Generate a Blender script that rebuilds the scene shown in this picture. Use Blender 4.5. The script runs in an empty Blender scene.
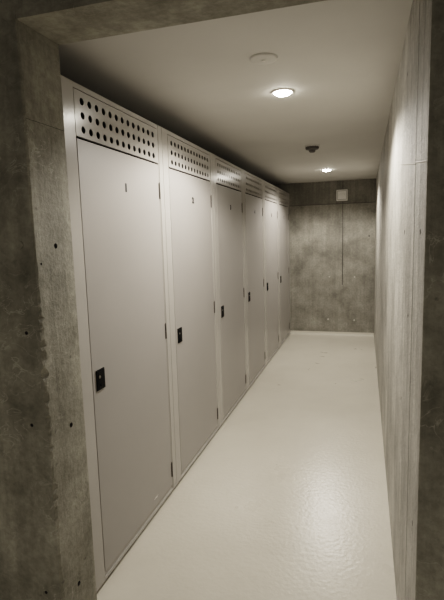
import bpy, bmesh, math, random
from mathutils import Vector, Matrix
random.seed(7)
sc = bpy.context.scene
col = sc.collection
R = math.radians

# ------------------------------------------------------------ materials
def mat(name):
    m = bpy.data.materials.new(name); m.use_nodes = True
    nt = m.node_tree
    return m, nt, nt.nodes['Principled BSDF']

def N(nt, typ, **kw):
    n = nt.nodes.new(typ)
    for k, v in kw.items():
        if k in n.inputs: n.inputs[k].default_value = v
        else: setattr(n, k, v)
    return n

def coords(nt, scale=(1, 1, 1)):
    g = nt.nodes.new('ShaderNodeNewGeometry')
    mp = nt.nodes.new('ShaderNodeMapping'); mp.inputs['Scale'].default_value = scale
    nt.links.new(g.outputs['Position'], mp.inputs['Vector'])
    return mp.outputs['Vector']

def ramp(nt, src, stops):
    r = nt.nodes.new('ShaderNodeValToRGB')
    e = r.color_ramp.elements
    while len(e) < len(stops): e.new(.5)
    for i, (p, c) in enumerate(stops):
        e[i].position = p; e[i].color = (*c, 1) if len(c) == 3 else c
    nt.links.new(src, r.inputs['Fac'])
    return r.outputs['Color']

def mix(nt, a, b, fac, mode='MIX'):
    n = nt.nodes.new('ShaderNodeMix'); n.data_type = 'RGBA'; n.blend_type = mode
    for i, v in ((6, a), (7, b)):
        if hasattr(v, 'links') or hasattr(v, 'is_linked'): nt.links.new(v, n.inputs[i])
        else: n.inputs[i].default_value = (*v, 1)
    if isinstance(fac, (int, float)): n.inputs[0].default_value = fac
    else: nt.links.new(fac, n.inputs[0])
    return n.outputs[2]

def concrete(name, lo, hi, streak=.35, bump=.25, rough=.75, spots=True, sc_=1.0, veins=False):
    m, nt, b = mat(name)
    big = N(nt, 'ShaderNodeTexNoise', Scale=2.2*sc_, Detail=7.0, Roughness=.62)
    nt.links.new(coords(nt), big.inputs['Vector'])
    base = ramp(nt, big.outputs['Fac'], [(.3, lo), (.7, hi)])
    st = N(nt, 'ShaderNodeTexNoise', Scale=1.0, Detail=6.0, Roughness=.65)
    nt.links.new(coords(nt, (16, 16, .7)), st.inputs['Vector'])
    sc1 = ramp(nt, st.outputs['Fac'], [(.32, (.55, .55, .55)), (.68, (1.3, 1.3, 1.3))])
    c = mix(nt, base, sc1, streak, 'MULTIPLY')
    fine = N(nt, 'ShaderNodeTexNoise', Scale=38.0, Detail=5.0, Roughness=.7)
    nt.links.new(coords(nt), fine.inputs['Vector'])
    f1 = ramp(nt, fine.outputs['Fac'], [(.35, (.72, .72, .72)), (.65, (1.2, 1.2, 1.2))])
    c = mix(nt, c, f1, .55, 'MULTIPLY')
    if spots:
        vo = N(nt, 'ShaderNodeTexVoronoi', Scale=9.0)
        nt.links.new(coords(nt), vo.inputs['Vector'])
        v1 = ramp(nt, vo.outputs['Distance'], [(.035, (.3, .3, .3)), (.07, (1, 1, 1))])
        c = mix(nt, c, v1, .6, 'MULTIPLY')
    if veins:
        vn = N(nt, 'ShaderNodeTexNoise', Scale=9.0, Detail=4.0, Distortion=1.6)
        nt.links.new(coords(nt, (1, 1, 1.3)), vn.inputs['Vector'])
        vf = ramp(nt, vn.outputs['Fac'], [(.49, (0, 0, 0)), (.505, (1, 1, 1)), (.52, (0, 0, 0))])
        gate = N(nt, 'ShaderNodeTexNoise', Scale=3.5, Detail=3.0)
        nt.links.new(coords(nt), gate.inputs['Vector'])
        gf = ramp(nt, gate.outputs['Fac'], [(.5, (0, 0, 0)), (.66, (.6, .6, .6))])
        c = mix(nt, c, (.52, .50, .44), mix(nt, vf, gf, 1.0, 'MULTIPLY'))
    nt.links.new(c, b.inputs['Base Color'])
    b.inputs['Roughness'].default_value = rough
    ad = N(nt, 'ShaderNodeMath', operation='ADD')
    nt.links.new(fine.outputs['Fac'], ad.inputs[0]); nt.links.new(st.outputs['Fac'], ad.inputs[1])
    bp = N(nt, 'ShaderNodeBump', Strength=bump, Distance=.012)
    nt.links.new(ad.outputs[0], bp.inputs['Height']); nt.links.new(bp.outputs['Normal'], b.inputs['Normal'])
    return m

def painted(name, colr, rough=.4, var=.06, bump=0.0, bscale=200.0, spec=.5, metallic=0.0):
    m, nt, b = mat(name)
    n = N(nt, 'ShaderNodeTexNoise', Scale=1.3, Detail=5.0, Roughness=.55)
    nt.links.new(coords(nt), n.inputs['Vector'])
    lo = tuple(v*(1-var) for v in colr); hi = tuple(v*(1+var) for v in colr)
    nt.links.new(ramp(nt, n.outputs['Fac'], [(.3, lo), (.7, hi)]), b.inputs['Base Color'])
    b.inputs['Roughness'].default_value = rough
    b.inputs['Metallic'].default_value = metallic
    b.inputs['Specular IOR Level'].default_value = spec
    if bump:
        f = N(nt, 'ShaderNodeTexNoise', Scale=bscale, Detail=3.0)
        nt.links.new(coords(nt), f.inputs['Vector'])
        bp = N(nt, 'ShaderNodeBump', Strength=bump, Distance=.003)
        nt.links.new(f.outputs['Fac'], bp.inputs['Height']); nt.links.new(bp.outputs['Normal'], b.inputs['Normal'])
    return m

M_wall = concrete('concrete_wall', (.17, .162, .138), (.36, .345, .30), streak=.35, sc_=1.6)
M_upper_shade = concrete('concrete_upper_shade', (.13, .123, .105), (.27, .26, .225), streak=.45)  # darker wall concrete: shade above the downlight cutoff, put into the colour
M_right = concrete('concrete_smooth', (.31, .30, .27), (.62, .60, .55), streak=.6, bump=.9, rough=.5, sc_=1.3)
M_front = concrete('concrete_front', (.20, .193, .160), (.40, .385, .33), streak=.35, bump=.4, sc_=1.8, veins=True)
M_groove = concrete('concrete_joint', (.08, .075, .065), (.15, .14, .125), streak=.1, spots=False)
M_plug = concrete('concrete_plug', (.42, .40, .36), (.6, .58, .53), streak=.1, spots=False)
M_ceil = painted('ceiling_paint', (.57, .555, .52), rough=.8, var=.05)
M_metal = painted('locker_paint', (.36, .343, .325), rough=.38, var=.04, bump=.04, bscale=90, spec=.5)
M_frame = painted('locker_frame_paint', (.43, .412, .386), rough=.2, var=.04, bump=.04, bscale=90, spec=.6)
M_dark = painted('black_plastic', (.004, .004, .004), rough=.5, var=.1, spec=.2)
M_steel = painted('steel', (.5, .49, .47), rough=.3, var=.05, metallic=1.0)
M_hinge = painted('dark_hinge_steel', (.13, .12, .11), rough=.45, var=.1, metallic=.6)
M_inner_shade = painted('locker_inside_shade', (.05, .048, .043), rough=.8, var=.05)  # darkened so the shade behind the vent holes is in the colour
M_ink = painted('number_ink', (.008, .008, .008), rough=.6, var=.1)
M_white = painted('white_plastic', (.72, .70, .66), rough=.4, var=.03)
M_mid = painted('pale_grey_plastic', (.42, .41, .38), rough=.5)
M_grey = painted('grey_plastic', (.13, .125, .115), rough=.5, var=.06)
M_scuff = painted('scuff', (.85, .83, .78), rough=.6, var=.1)
M_cove = painted('cove_paint', (.62, .59, .52), rough=.4, var=.04)

# floor: pale glossy coating with orange-peel skin
M_floor, nt, b = mat('floor_coating')
n1 = N(nt, 'ShaderNodeTexNoise', Scale=1.1, Detail=6.0, Roughness=.6)
nt.links.new(coords(nt), n1.inputs['Vector'])
nt.links.new(ramp(nt, n1.outputs['Fac'], [(.3, (.62, .585, .51)), (.7, (.72, .685, .605))]), b.inputs['Base Color'])
n2 = N(nt, 'ShaderNodeTexNoise', Scale=2.5, Detail=4.0)
nt.links.new(coords(nt), n2.inputs['Vector'])
rr = N(nt, 'ShaderNodeMapRange'); rr.inputs['To Min'].default_value = .23; rr.inputs['To Max'].default_value = .36
nt.links.new(n2.outputs['Fac'], rr.inputs['Value']); nt.links.new(rr.outputs['Result'], b.inputs['Roughness'])
n3 = N(nt, 'ShaderNodeTexNoise', Scale=42.0, Detail=3.0)
nt.links.new(coords(nt), n3.inputs['Vector'])
bp = N(nt, 'ShaderNodeBump', Strength=.22, Distance=.006)
nt.links.new(n3.outputs['Fac'], bp.inputs['Height']); nt.links.new(bp.outputs['Normal'], b.inputs['Normal'])

M_glow, nt, b = mat('lamp_lens')
nz = N(nt, 'ShaderNodeTexNoise', Scale=30.0)
nt.links.new(ramp(nt, nz.outputs['Fac'], [(0, (1, .93, .82)), (1, (1, .96, .88))]), b.inputs['Emission Color'])
b.inputs['Emission Strength'].default_value = 70

# ------------------------------------------------------------ mesh helpers
def box(bm, x0, x1, y0, y1, z0, z1, mi=0, bev=0.0):
    vs = [bm.verts.new((x, y, z)) for x in (x0, x1) for y in (y0, y1) for z in (z0, z1)]
    fs = []
    for idx in ((0, 1, 3, 2), (4, 6, 7, 5), (0, 4, 5, 1), (2, 3, 7, 6), (0, 2, 6, 4), (1, 5, 7, 3)):
        f = bm.faces.new([vs[i] for i in idx]); f.material_index = mi; fs.append(f)
    if bev:
        es = list({e for f in fs for e in f.edges})
        r = bmesh.ops.bevel(bm, geom=es, offset=bev, segments=2, affect='EDGES', profile=.5, material=mi)
    return vs

def cyl(bm, c, axis, r0, r1, depth, seg=20, mi=0, bev=0.0):
    """frustum from c along axis; r0 at start, r1 at end"""
    a = Vector(axis).normalized()
    q = Vector((0, 0, 1)).rotation_difference(a).to_matrix().to_4x4()
    mtx = Matrix.Translation(Vector(c) + a*depth/2) @ q
    r = bmesh.ops.create_cone(bm, cap_ends=True, cap_tris=False, segments=seg, radius1=r0, radius2=r1, depth=depth, matrix=mtx)
    for v in r['verts']:
        for f in v.link_faces: f.material_index = mi

def lathe(bm, c, prof, seg=32, mi=0, sy=-1):
    """profile of (radius, drop) revolved round a vertical axis hanging down from c"""
    rings = []
    for r, d in prof:
        rings.append([bm.verts.new((c[0]+r*math.cos(2*math.pi*k/seg), c[1]+r*math.sin(2*math.pi*k/seg), c[2]-d)) for k in range(seg)])
    for a, b_ in zip(rings, rings[1:]):
        for k in range(seg):
            f = bm.faces.new((a[k], a[(k+1) % seg], b_[(k+1) % seg], b_[k])); f.material_index = mi; f.smooth = True
    f = bm.faces.new(rings[-1]); f.material_index = mi

def obj(name, bm, mats, parent=None, smooth=False):
    bmesh.ops.recalc_face_normals(bm, faces=bm.faces)
    me = bpy.data.meshes.new(name); bm.to_mesh(me); bm.free()
    for m in (mats if isinstance(mats, (list, tuple)) else [mats]): me.materials.append(m)
    if smooth:
        for p in me.polygons: p.use_smooth = True
    o = bpy.data.objects.new(name, me); col.objects.link(o)
    if parent: o.parent = parent
    return o

def struct(o): o['kind'] = 'structure'; return o

def carve(o, cutter_bm, mat_groove):
    """cut real recesses (formwork joints, tie holes) into a wall, keep the result as its mesh"""
    c = obj('cutter_temp', cutter_bm, mat_groove)
    md = o.modifiers.new('cut', 'BOOLEAN'); md.operation = 'DIFFERENCE'; md.object = c; md.solver = 'EXACT'
    md.material_mode = 'TRANSFER'
    dg = bpy.context.evaluated_depsgraph_get()
    me = bpy.data.meshes.new_from_object(o.evaluated_get(dg), preserve_all_data_layers=True, depsgraph=dg)
    o.modifiers.remove(md); old = o.data; o.data = me
    me.name = old.name
    bpy.data.objects.remove(c, do_unlink=True)

# ------------------------------------------------------------ dimensions (m)
W, L, H, HL = 1.30, 7.629, 2.40, 2.25
YO, YI = 1.352, 1.572            # opening wall, outer and inner face
XL, ZL = 0.090, 2.299            # left reveal and lintel soffit
U0, P = 1.700, 0.976             # first locker's near side, locker pitch

# ------------------------------------------------------------ room shell
bm = bmesh.new(); box(bm, -1.6, 3.2, -1.6, L+.2, -.15, 0); struct(obj('floor', bm, M_floor))
bm = bmesh.new(); box(bm, -1.25, W, YI, L, H, H+.15); struct(obj('ceiling', bm, M_ceil))

# far wall with formwork joints, tie holes and pale plugs
bm = bmesh.new(); box(bm, -1.4, W+.2, L, L+.2, 0, H+.15)
wb = struct(obj('wall_back', bm, [M_wall, M_groove]))
cb = bmesh.new()
box(cb, .812, .824, L-.05, L+.012, .8, H-.001)
carve(wb, cb, M_groove)
cb = bmesh.new(); box(cb, -1.5, W+.3, L-.05, L+.008, 2.048, 2.058); carve(wb, cb, M_groove)
cb = bmesh.new()
for x, z in ((1.21, 1.55),):
    cyl(cb, (x, L-.03, z), (0, 1, 0), .014, .012, .045, 14)
carve(wb, cb, M_groove)
bm = bmesh.new()
for x, z, q in ((.60, .25, .016), (1.0, .245, .014), (.62, .93, .012), (1.0, .925, .013)):
    cyl(bm, (x, L+.001, z), (0, -1, 0), q, q*.8, .005, 16)
pl = struct(obj('trim_1', bm, M_plug))

wb.data.materials.append(M_upper_shade)  # faces above the joint get the painted shade
um = len(wb.data.materials)-1
zs = [v.co.z for v in wb.data.vertices]
for p in wb.data.polygons:
    if p.center.z > 2.05 and p.normal.y < -.9 and p.center.y < L+.001: p.material_index = um

# floor coating turned up along the far wall
bm = bmesh.new()
pts = [(L, 0), (L, .05), (L-.008, .05), (L-.012, .02), (L-.03, .001), (L-.03, 0)]
v0 = [bm.verts.new((.001, y, z)) for y, z in pts]; v1 = [bm.verts.new((W-.001, y, z)) for y, z in pts]
for i in range(len(pts)):
    j = (i+1) % len(pts); bm.faces.new((v0[i], v0[j], v1[j], v1[i]))
bm.faces.new(v0); bm.faces.new(v1)
struct(obj('baseboard_back', bm, M_cove))

# right corridor wall
bm = bmesh.new(); box(bm, W, W+.2, YI+.1, L, 0, H+.15)
wr = struct(obj('wall_right', bm, [M_right, M_groove]))
for y in (4.05, 6.4):
    cb = bmesh.new(); box(cb, W-.05, W+.002, y, y+.004, .002, H-.002); carve(wr, cb, M_groove)
cb = bmesh.new()
for y, z in ((2.041, 1.598), (2.026, .914), (2.05, 2.2), (3.6, 1.62), (3.6, .93), (5.2, 1.62), (5.2, .93), (1.8, 1.30)):
    cyl(cb, (W-.03, y, z), (1, 0, 0), .011, .009, .045, 14)
carve(wr, cb, M_groove)
# pale ridge shaped and coloured as a painted streak of light
def streak_ridge(bm, y0, z0, y1, z1, h0, h1):
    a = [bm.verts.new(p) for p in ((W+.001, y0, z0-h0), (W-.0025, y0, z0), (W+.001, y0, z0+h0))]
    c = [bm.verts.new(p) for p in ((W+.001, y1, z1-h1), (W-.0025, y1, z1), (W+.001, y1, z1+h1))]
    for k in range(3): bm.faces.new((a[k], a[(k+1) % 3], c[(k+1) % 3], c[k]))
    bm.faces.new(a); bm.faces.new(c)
bm = bmesh.new(); streak_ridge(bm, 1.656, 1.812, 2.6, 1.934, .0028, .0015); struct(obj('light_streak_far', bm, M_white))

# back-left wall behind the lockers
bm = bmesh.new(); box(bm, -1.4, -1.25, YI, L, 0, H+.15); struct(obj('wall_left', bm, M_wall))

# opening wall : left pier with a broken, irregular arris, lintel, right pier
bm = bmesh.new()
TOP = 2.95
n = 240
prev = None
for i in range(n+1):
    z = TOP*i/n
    if z < ZL + .02:
        big = .02 if z < 1.35 else .006
        c = .003 + big*max(0, random.random()-.35)*(.35 + .65*abs(math.sin(z*7.3)*math.cos(z*2.9)))
        c2 = .003 + .8*big*random.random()*abs(math.sin(z*5.1+1))
    else: c = c2 = 0.0001
    ring = [bm.verts.new(p) for p in ((-1.6, YO, z), (XL-c, YO, z), (XL, YO+c+c2, z), (XL, YI-.002, z), (XL-.002, YI, z), (-1.6, YI, z))]
    if prev:
        for k in range(6):
            bm.faces.new((prev[k], prev[(k+1) % 6], ring[(k+1) % 6], ring[k]))
    else: bm.faces.new(ring)
    prev = ring
bm.faces.new(prev)
wf = struct(obj('wall_front', bm, [M_front, M_groove]))
cb = bmesh.new()
for y, z in ((1.482, .91), (1.458, .27), (1.468, 1.585)):
    cyl(cb, (XL+.02, y, z), (-1, 0, 0), .0105, .008, .045, 14)
cyl(cb, (XL+.02, 1.381, 1.526), (-1, 0, 0), .005, .004, .035, 10)
for x, z in ((.02, .955), (.02, .30), (.03, 1.29)):
    cyl(cb, (x, YO-.02, z), (0, 1, 0), .007, .006, .03, 12)
carve(wf, cb, M_groove)
cb = bmesh.new(); box(cb, XL-.0008, XL+.02, YO-.02, YI+.02, 2.0, 2.0018); carve(wf, cb, M_groove)
bm = bmesh.new(); cyl(bm, (.035, YO+.001, 1.593), (0, -1, 0), .0135, .012, .004, 18); struct(obj('trim_3', bm, M_front))

bm = bmesh.new(); box(bm, XL, W, YO, YI, ZL, TOP)
struct(obj('wall_front_lintel', bm, M_front))
bm = bmesh.new(); box(bm, W, 3.2, YO, YI+.098, 0, TOP, bev=.004)
wr2 = struct(obj('wall_front_right', bm, [M_front, M_groove]))
# face of the pier that looks into the opening gets the smoother corridor concrete
wr2.data.materials.append(M_right)
for p in wr2.data.polygons:
    if p.normal.x < -.7: p.material_index = 2
cb = bmesh.new()
for y, z in ((1.472, 1.598), (1.48, .70)):
    cyl(cb, (W-.03, y, z), (1, 0, 0), .011, .009, .045, 14)
cb2 = cb; carve(wr2, cb2, M_groove)
cb = bmesh.new(); box(cb, W-.02, W+.006, 1.643, 1.651, .001, TOP-.01); carve(wr2, cb, M_groove)
bm = bmesh.new(); streak_ridge(bm, YO+.006, 1.779, 1.645, 1.815, .004, .004); struct(obj('light_streak_near', bm, M_white))  # near end of the painted light streak, on the pier

# ------------------------------------------------------------ lockers
FW = P - .002          # body width
def perimeter(k, n_, a, b_):
    t = 8*k/n_                       # walk round the square, corners at odd t
    t = (t+1) % 8
    s = int(t//2); u = (t % 2) - 1
    return ((a, u*b_), (-u*a, b_), (-a, -u*b_), (u*a, -b_))[s]

def grille_mesh():
    bm = bmesh.new()
    dl, dr = .086, .904              # same width as the door
    z0, z1 = 2.0335, 2.222
    xf = .0
    cols, rows = 13, 3
    sp, sv = .0587, .0575
    yc0, zc0 = .142, 2.0665
    n_ = 16
    for i in range(cols):
        for j in range(rows):
            cy, cz = yc0+i*sp, zc0+j*sv
            o_ = []; h_ = []; hb = []
            for k in range(n_):
                py, pz = perimeter(k, n_, sp/2, sv/2)
                o_.append(bm.verts.new((xf, cy+py, cz+pz)))
                a = 2*math.pi*k/n_
                r = .0152
                h_.append(bm.verts.new((xf, cy+r*math.cos(a), cz+r*math.sin(a))))
                hb.append(bm.verts.new((xf-.003, cy+r*math.cos(a), cz+r*math.sin(a))))
            for k in range(n_):
                k2 = (k+1) % n_
                bm.faces.new((o_[k], o_[k2], h_[k2], h_[k]))
                bm.faces.new((h_[k], h_[k2], hb[k2], hb[k]))
    ya, yb = yc0-sp/2, yc0+(cols-.5)*sp
    za, zb = zc0-sv/2, zc0+(rows-.5)*sv
    for a0, a1, c0, c1 in ((dl, ya, z0, z1), (yb, dr, z0, z1), (ya, yb, z0, za), (ya, yb, zb, z1)):
        bm.faces.new([bm.verts.new((xf, y, z)) for y, z in ((a0, c0), (a1, c0), (a1, c1), (a0, c1))])
    # folded edges running back from the sheet
    for a0, a1, c0, c1 in ((dl, dr, z0, z0), (dl, dr, z1, z1), (dl, dl, z0, z1), (dr, dr, z0, z1)):
        bm.faces.new([bm.verts.new(p) for p in ((xf, a0, c0), (xf, a1, c1), (xf-.015, a1, c1), (xf-.015, a0, c0))])
    bmesh.ops.remove_doubles(bm, verts=bm.verts, dist=1e-5)
    return bm

def number_mesh(txt, size):
    cu = bpy.data.curves.new('number', 'FONT'); cu.body = txt; cu.size = size; cu.extrude = .0004
    cu.align_x = 'CENTER'; cu.align_y = 'CENTER'; cu.offset = .0035
    t = bpy.data.objects.new('temp_text', cu); col.objects.link(t)
    dg = bpy.context.evaluated_depsgraph_get()
    me = bpy.data.meshes.new_from_object(t.evaluated_get(dg))
    bpy.data.objects.remove(t, do_unlink=True)
    # text plane xy -> locker front plane (reads along +y, up z, facing +x)
    me.transform(Matrix(((0, 0, 1, 0), (1.3, 0, 0, 0), (0, 1, 0, 0), (0, 0, 0, 1))))
    me.materials.clear(); me.materials.append(M_ink)
    return me

# all coordinates local: y from the near side of the unit, x=0 the front face
def make_locker():
    root = bpy.data.objects.new('storage_locker', None); col.objects.link(root)
    bm = bmesh.new()                                     # carcass sheets
    D = 1.18
    t = .004
    box(bm, -D, -.03, .001, .001+t, .001, HL-.004)
    box(bm, -D, -.03, FW-t, FW, .001, HL-.004)
    box(bm, -D, -D+t, .001+t, FW-t, .001, HL-.004)
    box(bm, -D+t, -.03, .001+t, FW-t, HL-.008, HL-.004)
    box(bm, -D+t, -.03, .001+t, FW-t, .03, .034)
    obj('carcass', bm, M_inner_shade, root)
    bm = bmesh.new()                                     # front frame: stiles, lips, rails
    for a0, a1 in ((.001, .0835), (.907, .918), (.921, FW)):
        box(bm, -.03, 0 if a0 in (.001, .921) else -.0015, a0, a1, .017, HL-.0005, bev=.0018)
    box(bm, -.03, -.004, .916, .923, .017, HL-.002)
    box(bm, -.03, -.0015, .083, .907, 2.226, HL-.0005, bev=.0018)
    box(bm, -.03, 0, .083, .907, .017, .034, bev=.0018)
    box(bm, -.03, -.006, .083, .907, .036, .053, bev=.0018)
    obj('frame', bm, M_frame, root)
    bm = bmesh.new(); box(bm, -.06, -.02, .001, FW, .0, .017); obj('plinth', bm, M_dark, root)
    obj('ventilation_panel', grille_mesh(), M_frame, root)
    bm = bmesh.new()
    box(bm, -.022, -.0005, .088, .9025, .059, 2.0245, bev=.0016)
    door = obj('door', bm, M_metal, root)
    for z in (1.875, 1.045, .157):
        bm = bmesh.new()
        for q in (-.046, 0, ):
            cyl(bm, (.0025, .9052, z+q), (0, 0, 1), .0036, .0036, .0445, 12)
        cyl(bm, (.0025, .9052, z+.0445), (0, 0, 1), .003, .002, .005, 10)
        box(bm, -.004, .001, .895, .912, z-.046, z+.044)
        obj('hinge', bm, M_hinge, door, smooth=False)
    bm = bmesh.new()                                     # lock plate with a small bright cylinder
    box(bm, -.002, .007, .112, .180, .927, 1.022, bev=.003)
    box(bm, .006, .0085, .122, .170, .937, 1.012, bev=.001)
    cyl(bm, (.0075, .131, .989), (1, 0, 0), .0065, .0065, .003, 16, mi=1)
    box(bm, .0102, .0107, .1304, .1316, .984, .994)
    box(bm, .007, .013, .133, .160, .948, .953)
    obj('lock_plate', bm, [M_dark, M_steel], door)
    bm = bmesh.new()                                     # thin pale lip round the lock plate
    for a in ((.109, .112, .924, 1.025), (.180, .183, .924, 1.025), (.112, .180, .924, .927), (.112, .180, 1.022, 1.025)):
        box(bm, -.001, .0015, *a)
    obj('lock_surround', bm, M_frame, door)
    nm = bpy.data.objects.new('number', number_mesh('1', .052)); col.objects.link(nm)
    nm.location = (.0002, .496, 1.856); nm.parent = door
    return root

places = ['first locker, numbered 1, grey steel with round vent holes, nearest the doorway',
          'grey steel locker numbered 2, between lockers 1 and 3',
          'grey steel locker numbered 3 with a light reflected on its vent holes',
          'grey steel locker numbered 4, fourth from the doorway',
          'grey steel locker numbered 5, second from the far concrete wall',
          'last grey steel locker of the row, numbered 6, closest to the far concrete wall']
proto = make_locker()
lockers = [proto]
for i in range(1, 6):
    c = proto.copy(); col.objects.link(c)
    for ch in list(proto.children):
        k = ch.copy(); col.objects.link(k); k.parent = c
        for g in ch.children:
            s = g.copy(); col.objects.link(s); s.parent = k
            if s.name.startswith('number'): s.data = number_mesh(str(i+1), .052)
    lockers.append(c)
for i, c in enumerate(lockers):
    c.location = (0, U0+i*P, 0)
    c['label'] = places[i]; c['category'] = 'locker'; c['group'] = 'grey lockers along the left side'
# a pale scuff low on the first door
bm = bmesh.new()
for a0, a1, z in ((.640, .672, .104), (.652, .690, .108), (.668, .684, .101)):
    box(bm, -.001, .0003, a0, a1, z, z+.0022)
d1 = [c for c in lockers[0].children if c.name.startswith('door')][0]
o = obj('scuff_mark', bm, M_scuff, d1); o['label'] = 'white scuff scratched low on the door'

# filler strips between row and walls
bm = bmesh.new(); box(bm, -.03, 0, U0+6*P+.001, L-.001, 0, HL-.0005, bev=.0015); struct(obj('trim_5', bm, M_frame))
bm = bmesh.new(); box(bm, -.03, 0, YI+.001, U0-.001, 0, HL-.0005, bev=.0015); struct(obj('trim_6', bm, M_frame))

# ------------------------------------------------------------ ceiling devices
def top(name, label, cat, loc, group=None):
    o = bpy.data.objects.new(name, None); col.objects.link(o); o.location = loc
    o['label'] = label; o['category'] = cat
    if group: o['group'] = group
    return o

LIGHTS = ((.697, 2.79), (.68, 6.25))
for (x, y), lab in zip(LIGHTS, ('bright round ceiling downlight nearest the doorway', 'small round ceiling downlight near the far wall')):
    r = top('ceiling_downlight', lab, 'light', (x, y, H), 'round downlights in the white ceiling')
    bm = bmesh.new(); lathe(bm, (0, 0, 0), [(.062, -.001), (.062, .003), (.058, .006), (.050, .0065), (.050, .002)], 40)
    obj('trim_ring', bm, M_white, r)
    bm = bmesh.new(); lathe(bm, (0, 0, 0), [(.0495, .002), (.0495, .008), (.044, .012), (.034, .018), (.02, .022), (.006, .0235)], 40)
    obj('lens', bm, M_glow, r)

r = top('ceiling_cover_plate', 'flat round white cover plate with a central knob, before the nearer downlight', 'cover plate', (.70, 2.245, H))
bm = bmesh.new(); lathe(bm, (0, 0, 0), [(.063, -.001), (.063, .004), (.061, .008), (.056, .009), (.03, .010)], 44); obj('disc', bm, M_ceil, r)
bm = bmesh.new(); lathe(bm, (0, 0, .0), [(.010, .0095), (.010, .014), (.007, .016)], 20); obj('knob', bm, M_white, r)

r = top('smoke_detector', 'small dark smoke detector hanging from the ceiling between the downlights', 'smoke detector', (.68, 4.52, H))
bm = bmesh.new(); lathe(bm, (0, 0, 0), [(.066, -.001), (.066, .010), (.060, .012)], 32); obj('base', bm, M_ceil, r)
bm = bmesh.new()
lathe(bm, (0, 0, 0), [(.05, .011), (.05, .028), (.03, .032)], 32)
for k in range(14):
    a = 2*math.pi*k/14
    c0 = Vector((math.cos(a)*.056, math.sin(a)*.056, 0))
    cyl(bm, (c0.x, c0.y, -.030), (0, 0, 1), .0045, .0045, .019, 8)
lathe(bm, (0, 0, 0), [(.056, .027), (.058, .030), (.054, .036), (.03, .042)], 32)
obj('sensor_cage', bm, M_grey, r)
bm = bmesh.new(); lathe(bm, (0, 0, 0), [(.030, .041), (.028, .055), (.02, .062), (.01, .063)], 24); obj('sensor_head', bm, M_grey, r)

# pale square box fixed high on the far wall
r = top('wall_box', 'pale square box fixed high on the far concrete wall', 'wall box', (.807, L, 2.178))
s = .083
bm = bmesh.new(); box(bm, -s, s, -.045, -.0005, -s, s, bev=.006); obj('housing', bm, M_white, r)
bm = bmesh.new()
for a in ((-s+.012, s-.012, .058, .068), (-s+.012, s-.012, -.070, -.060)):
    box(bm, a[0], a[1], -.052, -.044, a[2], a[3], bev=.002)
for sx in (-1, 1):
    box(bm, min(sx*.061, sx*.071), max(sx*.061, sx*.071), -.052, -.044, -.060, .058, bev=.002)
obj('front_frame', bm, M_mid, r)
bm = bmesh.new()                                         # hooded lens half way up
vs = []
for k in range(13):
    a = math.pi*k/12
    vs.append((math.cos(a)*.045, math.sin(a)*.035-.01))
fr = [bm.verts.new((x, -.066, z)) for x, z in vs]; bk = [bm.verts.new((x*1.15, -.044, z*1.15)) for x, z in vs]
bm.faces.new(fr)
for k in range(13): bm.faces.new((fr[k], fr[(k+1) % 13], bk[(k+1) % 13], bk[k]))
obj('hood', bm, M_white, r)

# ------------------------------------------------------------ lights
def spot(name, loc, watts, ang, blend, rad, color):
    l = bpy.data.lights.new(name, 'SPOT'); l.energy = watts; l.spot_size = R(ang); l.spot_blend = blend
    l.shadow_soft_size = rad; l.color = color
    o = bpy.data.objects.new(name, l); col.objects.link(o); o.location = loc
    return o
for (x, y), w in zip(LIGHTS, (78, 64)):
    spot('downlight_lamp', (x, y, H-.075), w, 156, .35, .045, (1, .938, .865))

ld = bpy.data.lights.new('lobby_fill', 'AREA'); ld.shape = 'RECTANGLE'; ld.size = 1.2; ld.size_y = 1.2; ld.energy = 12.5; ld.color = (1, .92, .80)  # added unseen fill, stands for light bounced up from the lobby floor
lo = bpy.data.objects.new('lobby_fill', ld); col.objects.link(lo); lo.location = (.6, -1.3, .7); lo.rotation_euler = (R(76), 0, 0)

w = bpy.data.worlds.new('world'); sc.world = w; w.use_nodes = True
bg = w.node_tree.nodes['Background']; bg.inputs[0].default_value = (.9, .85, .75, 1); bg.inputs[1].default_value = .02

# ------------------------------------------------------------ camera
cd = bpy.data.cameras.new('camera'); cam = bpy.data.objects.new('camera', cd); col.objects.link(cam)
yaw, pitch, roll = .2937, -.1322, -.0285
f0 = Vector((-math.sin(yaw), math.cos(yaw), 0)); r0 = Vector((math.cos(yaw), math.sin(yaw), 0))
F = Vector((f0.x*math.cos(pitch), f0.y*math.cos(pitch), math.sin(pitch))); U = r0.cross(F)
Rv = r0*math.cos(roll)+U*math.sin(roll); Uv = -r0*math.sin(roll)+U*math.cos(roll)
m = Matrix((Rv, Uv, -F)).transposed().to_4x4(); m.translation = Vector((1.1494, 0, 1.6009))
cam.matrix_world = m
cd.sensor_fit = 'VERTICAL'; cd.sensor_height = 24; cd.lens = 24*475.0/600; cd.clip_start = .05
sc.camera = cam
sc.view_settings.view_transform = 'Filmic'
sc.view_settings.look = 'High Contrast'
sc.view_settings.exposure = .16
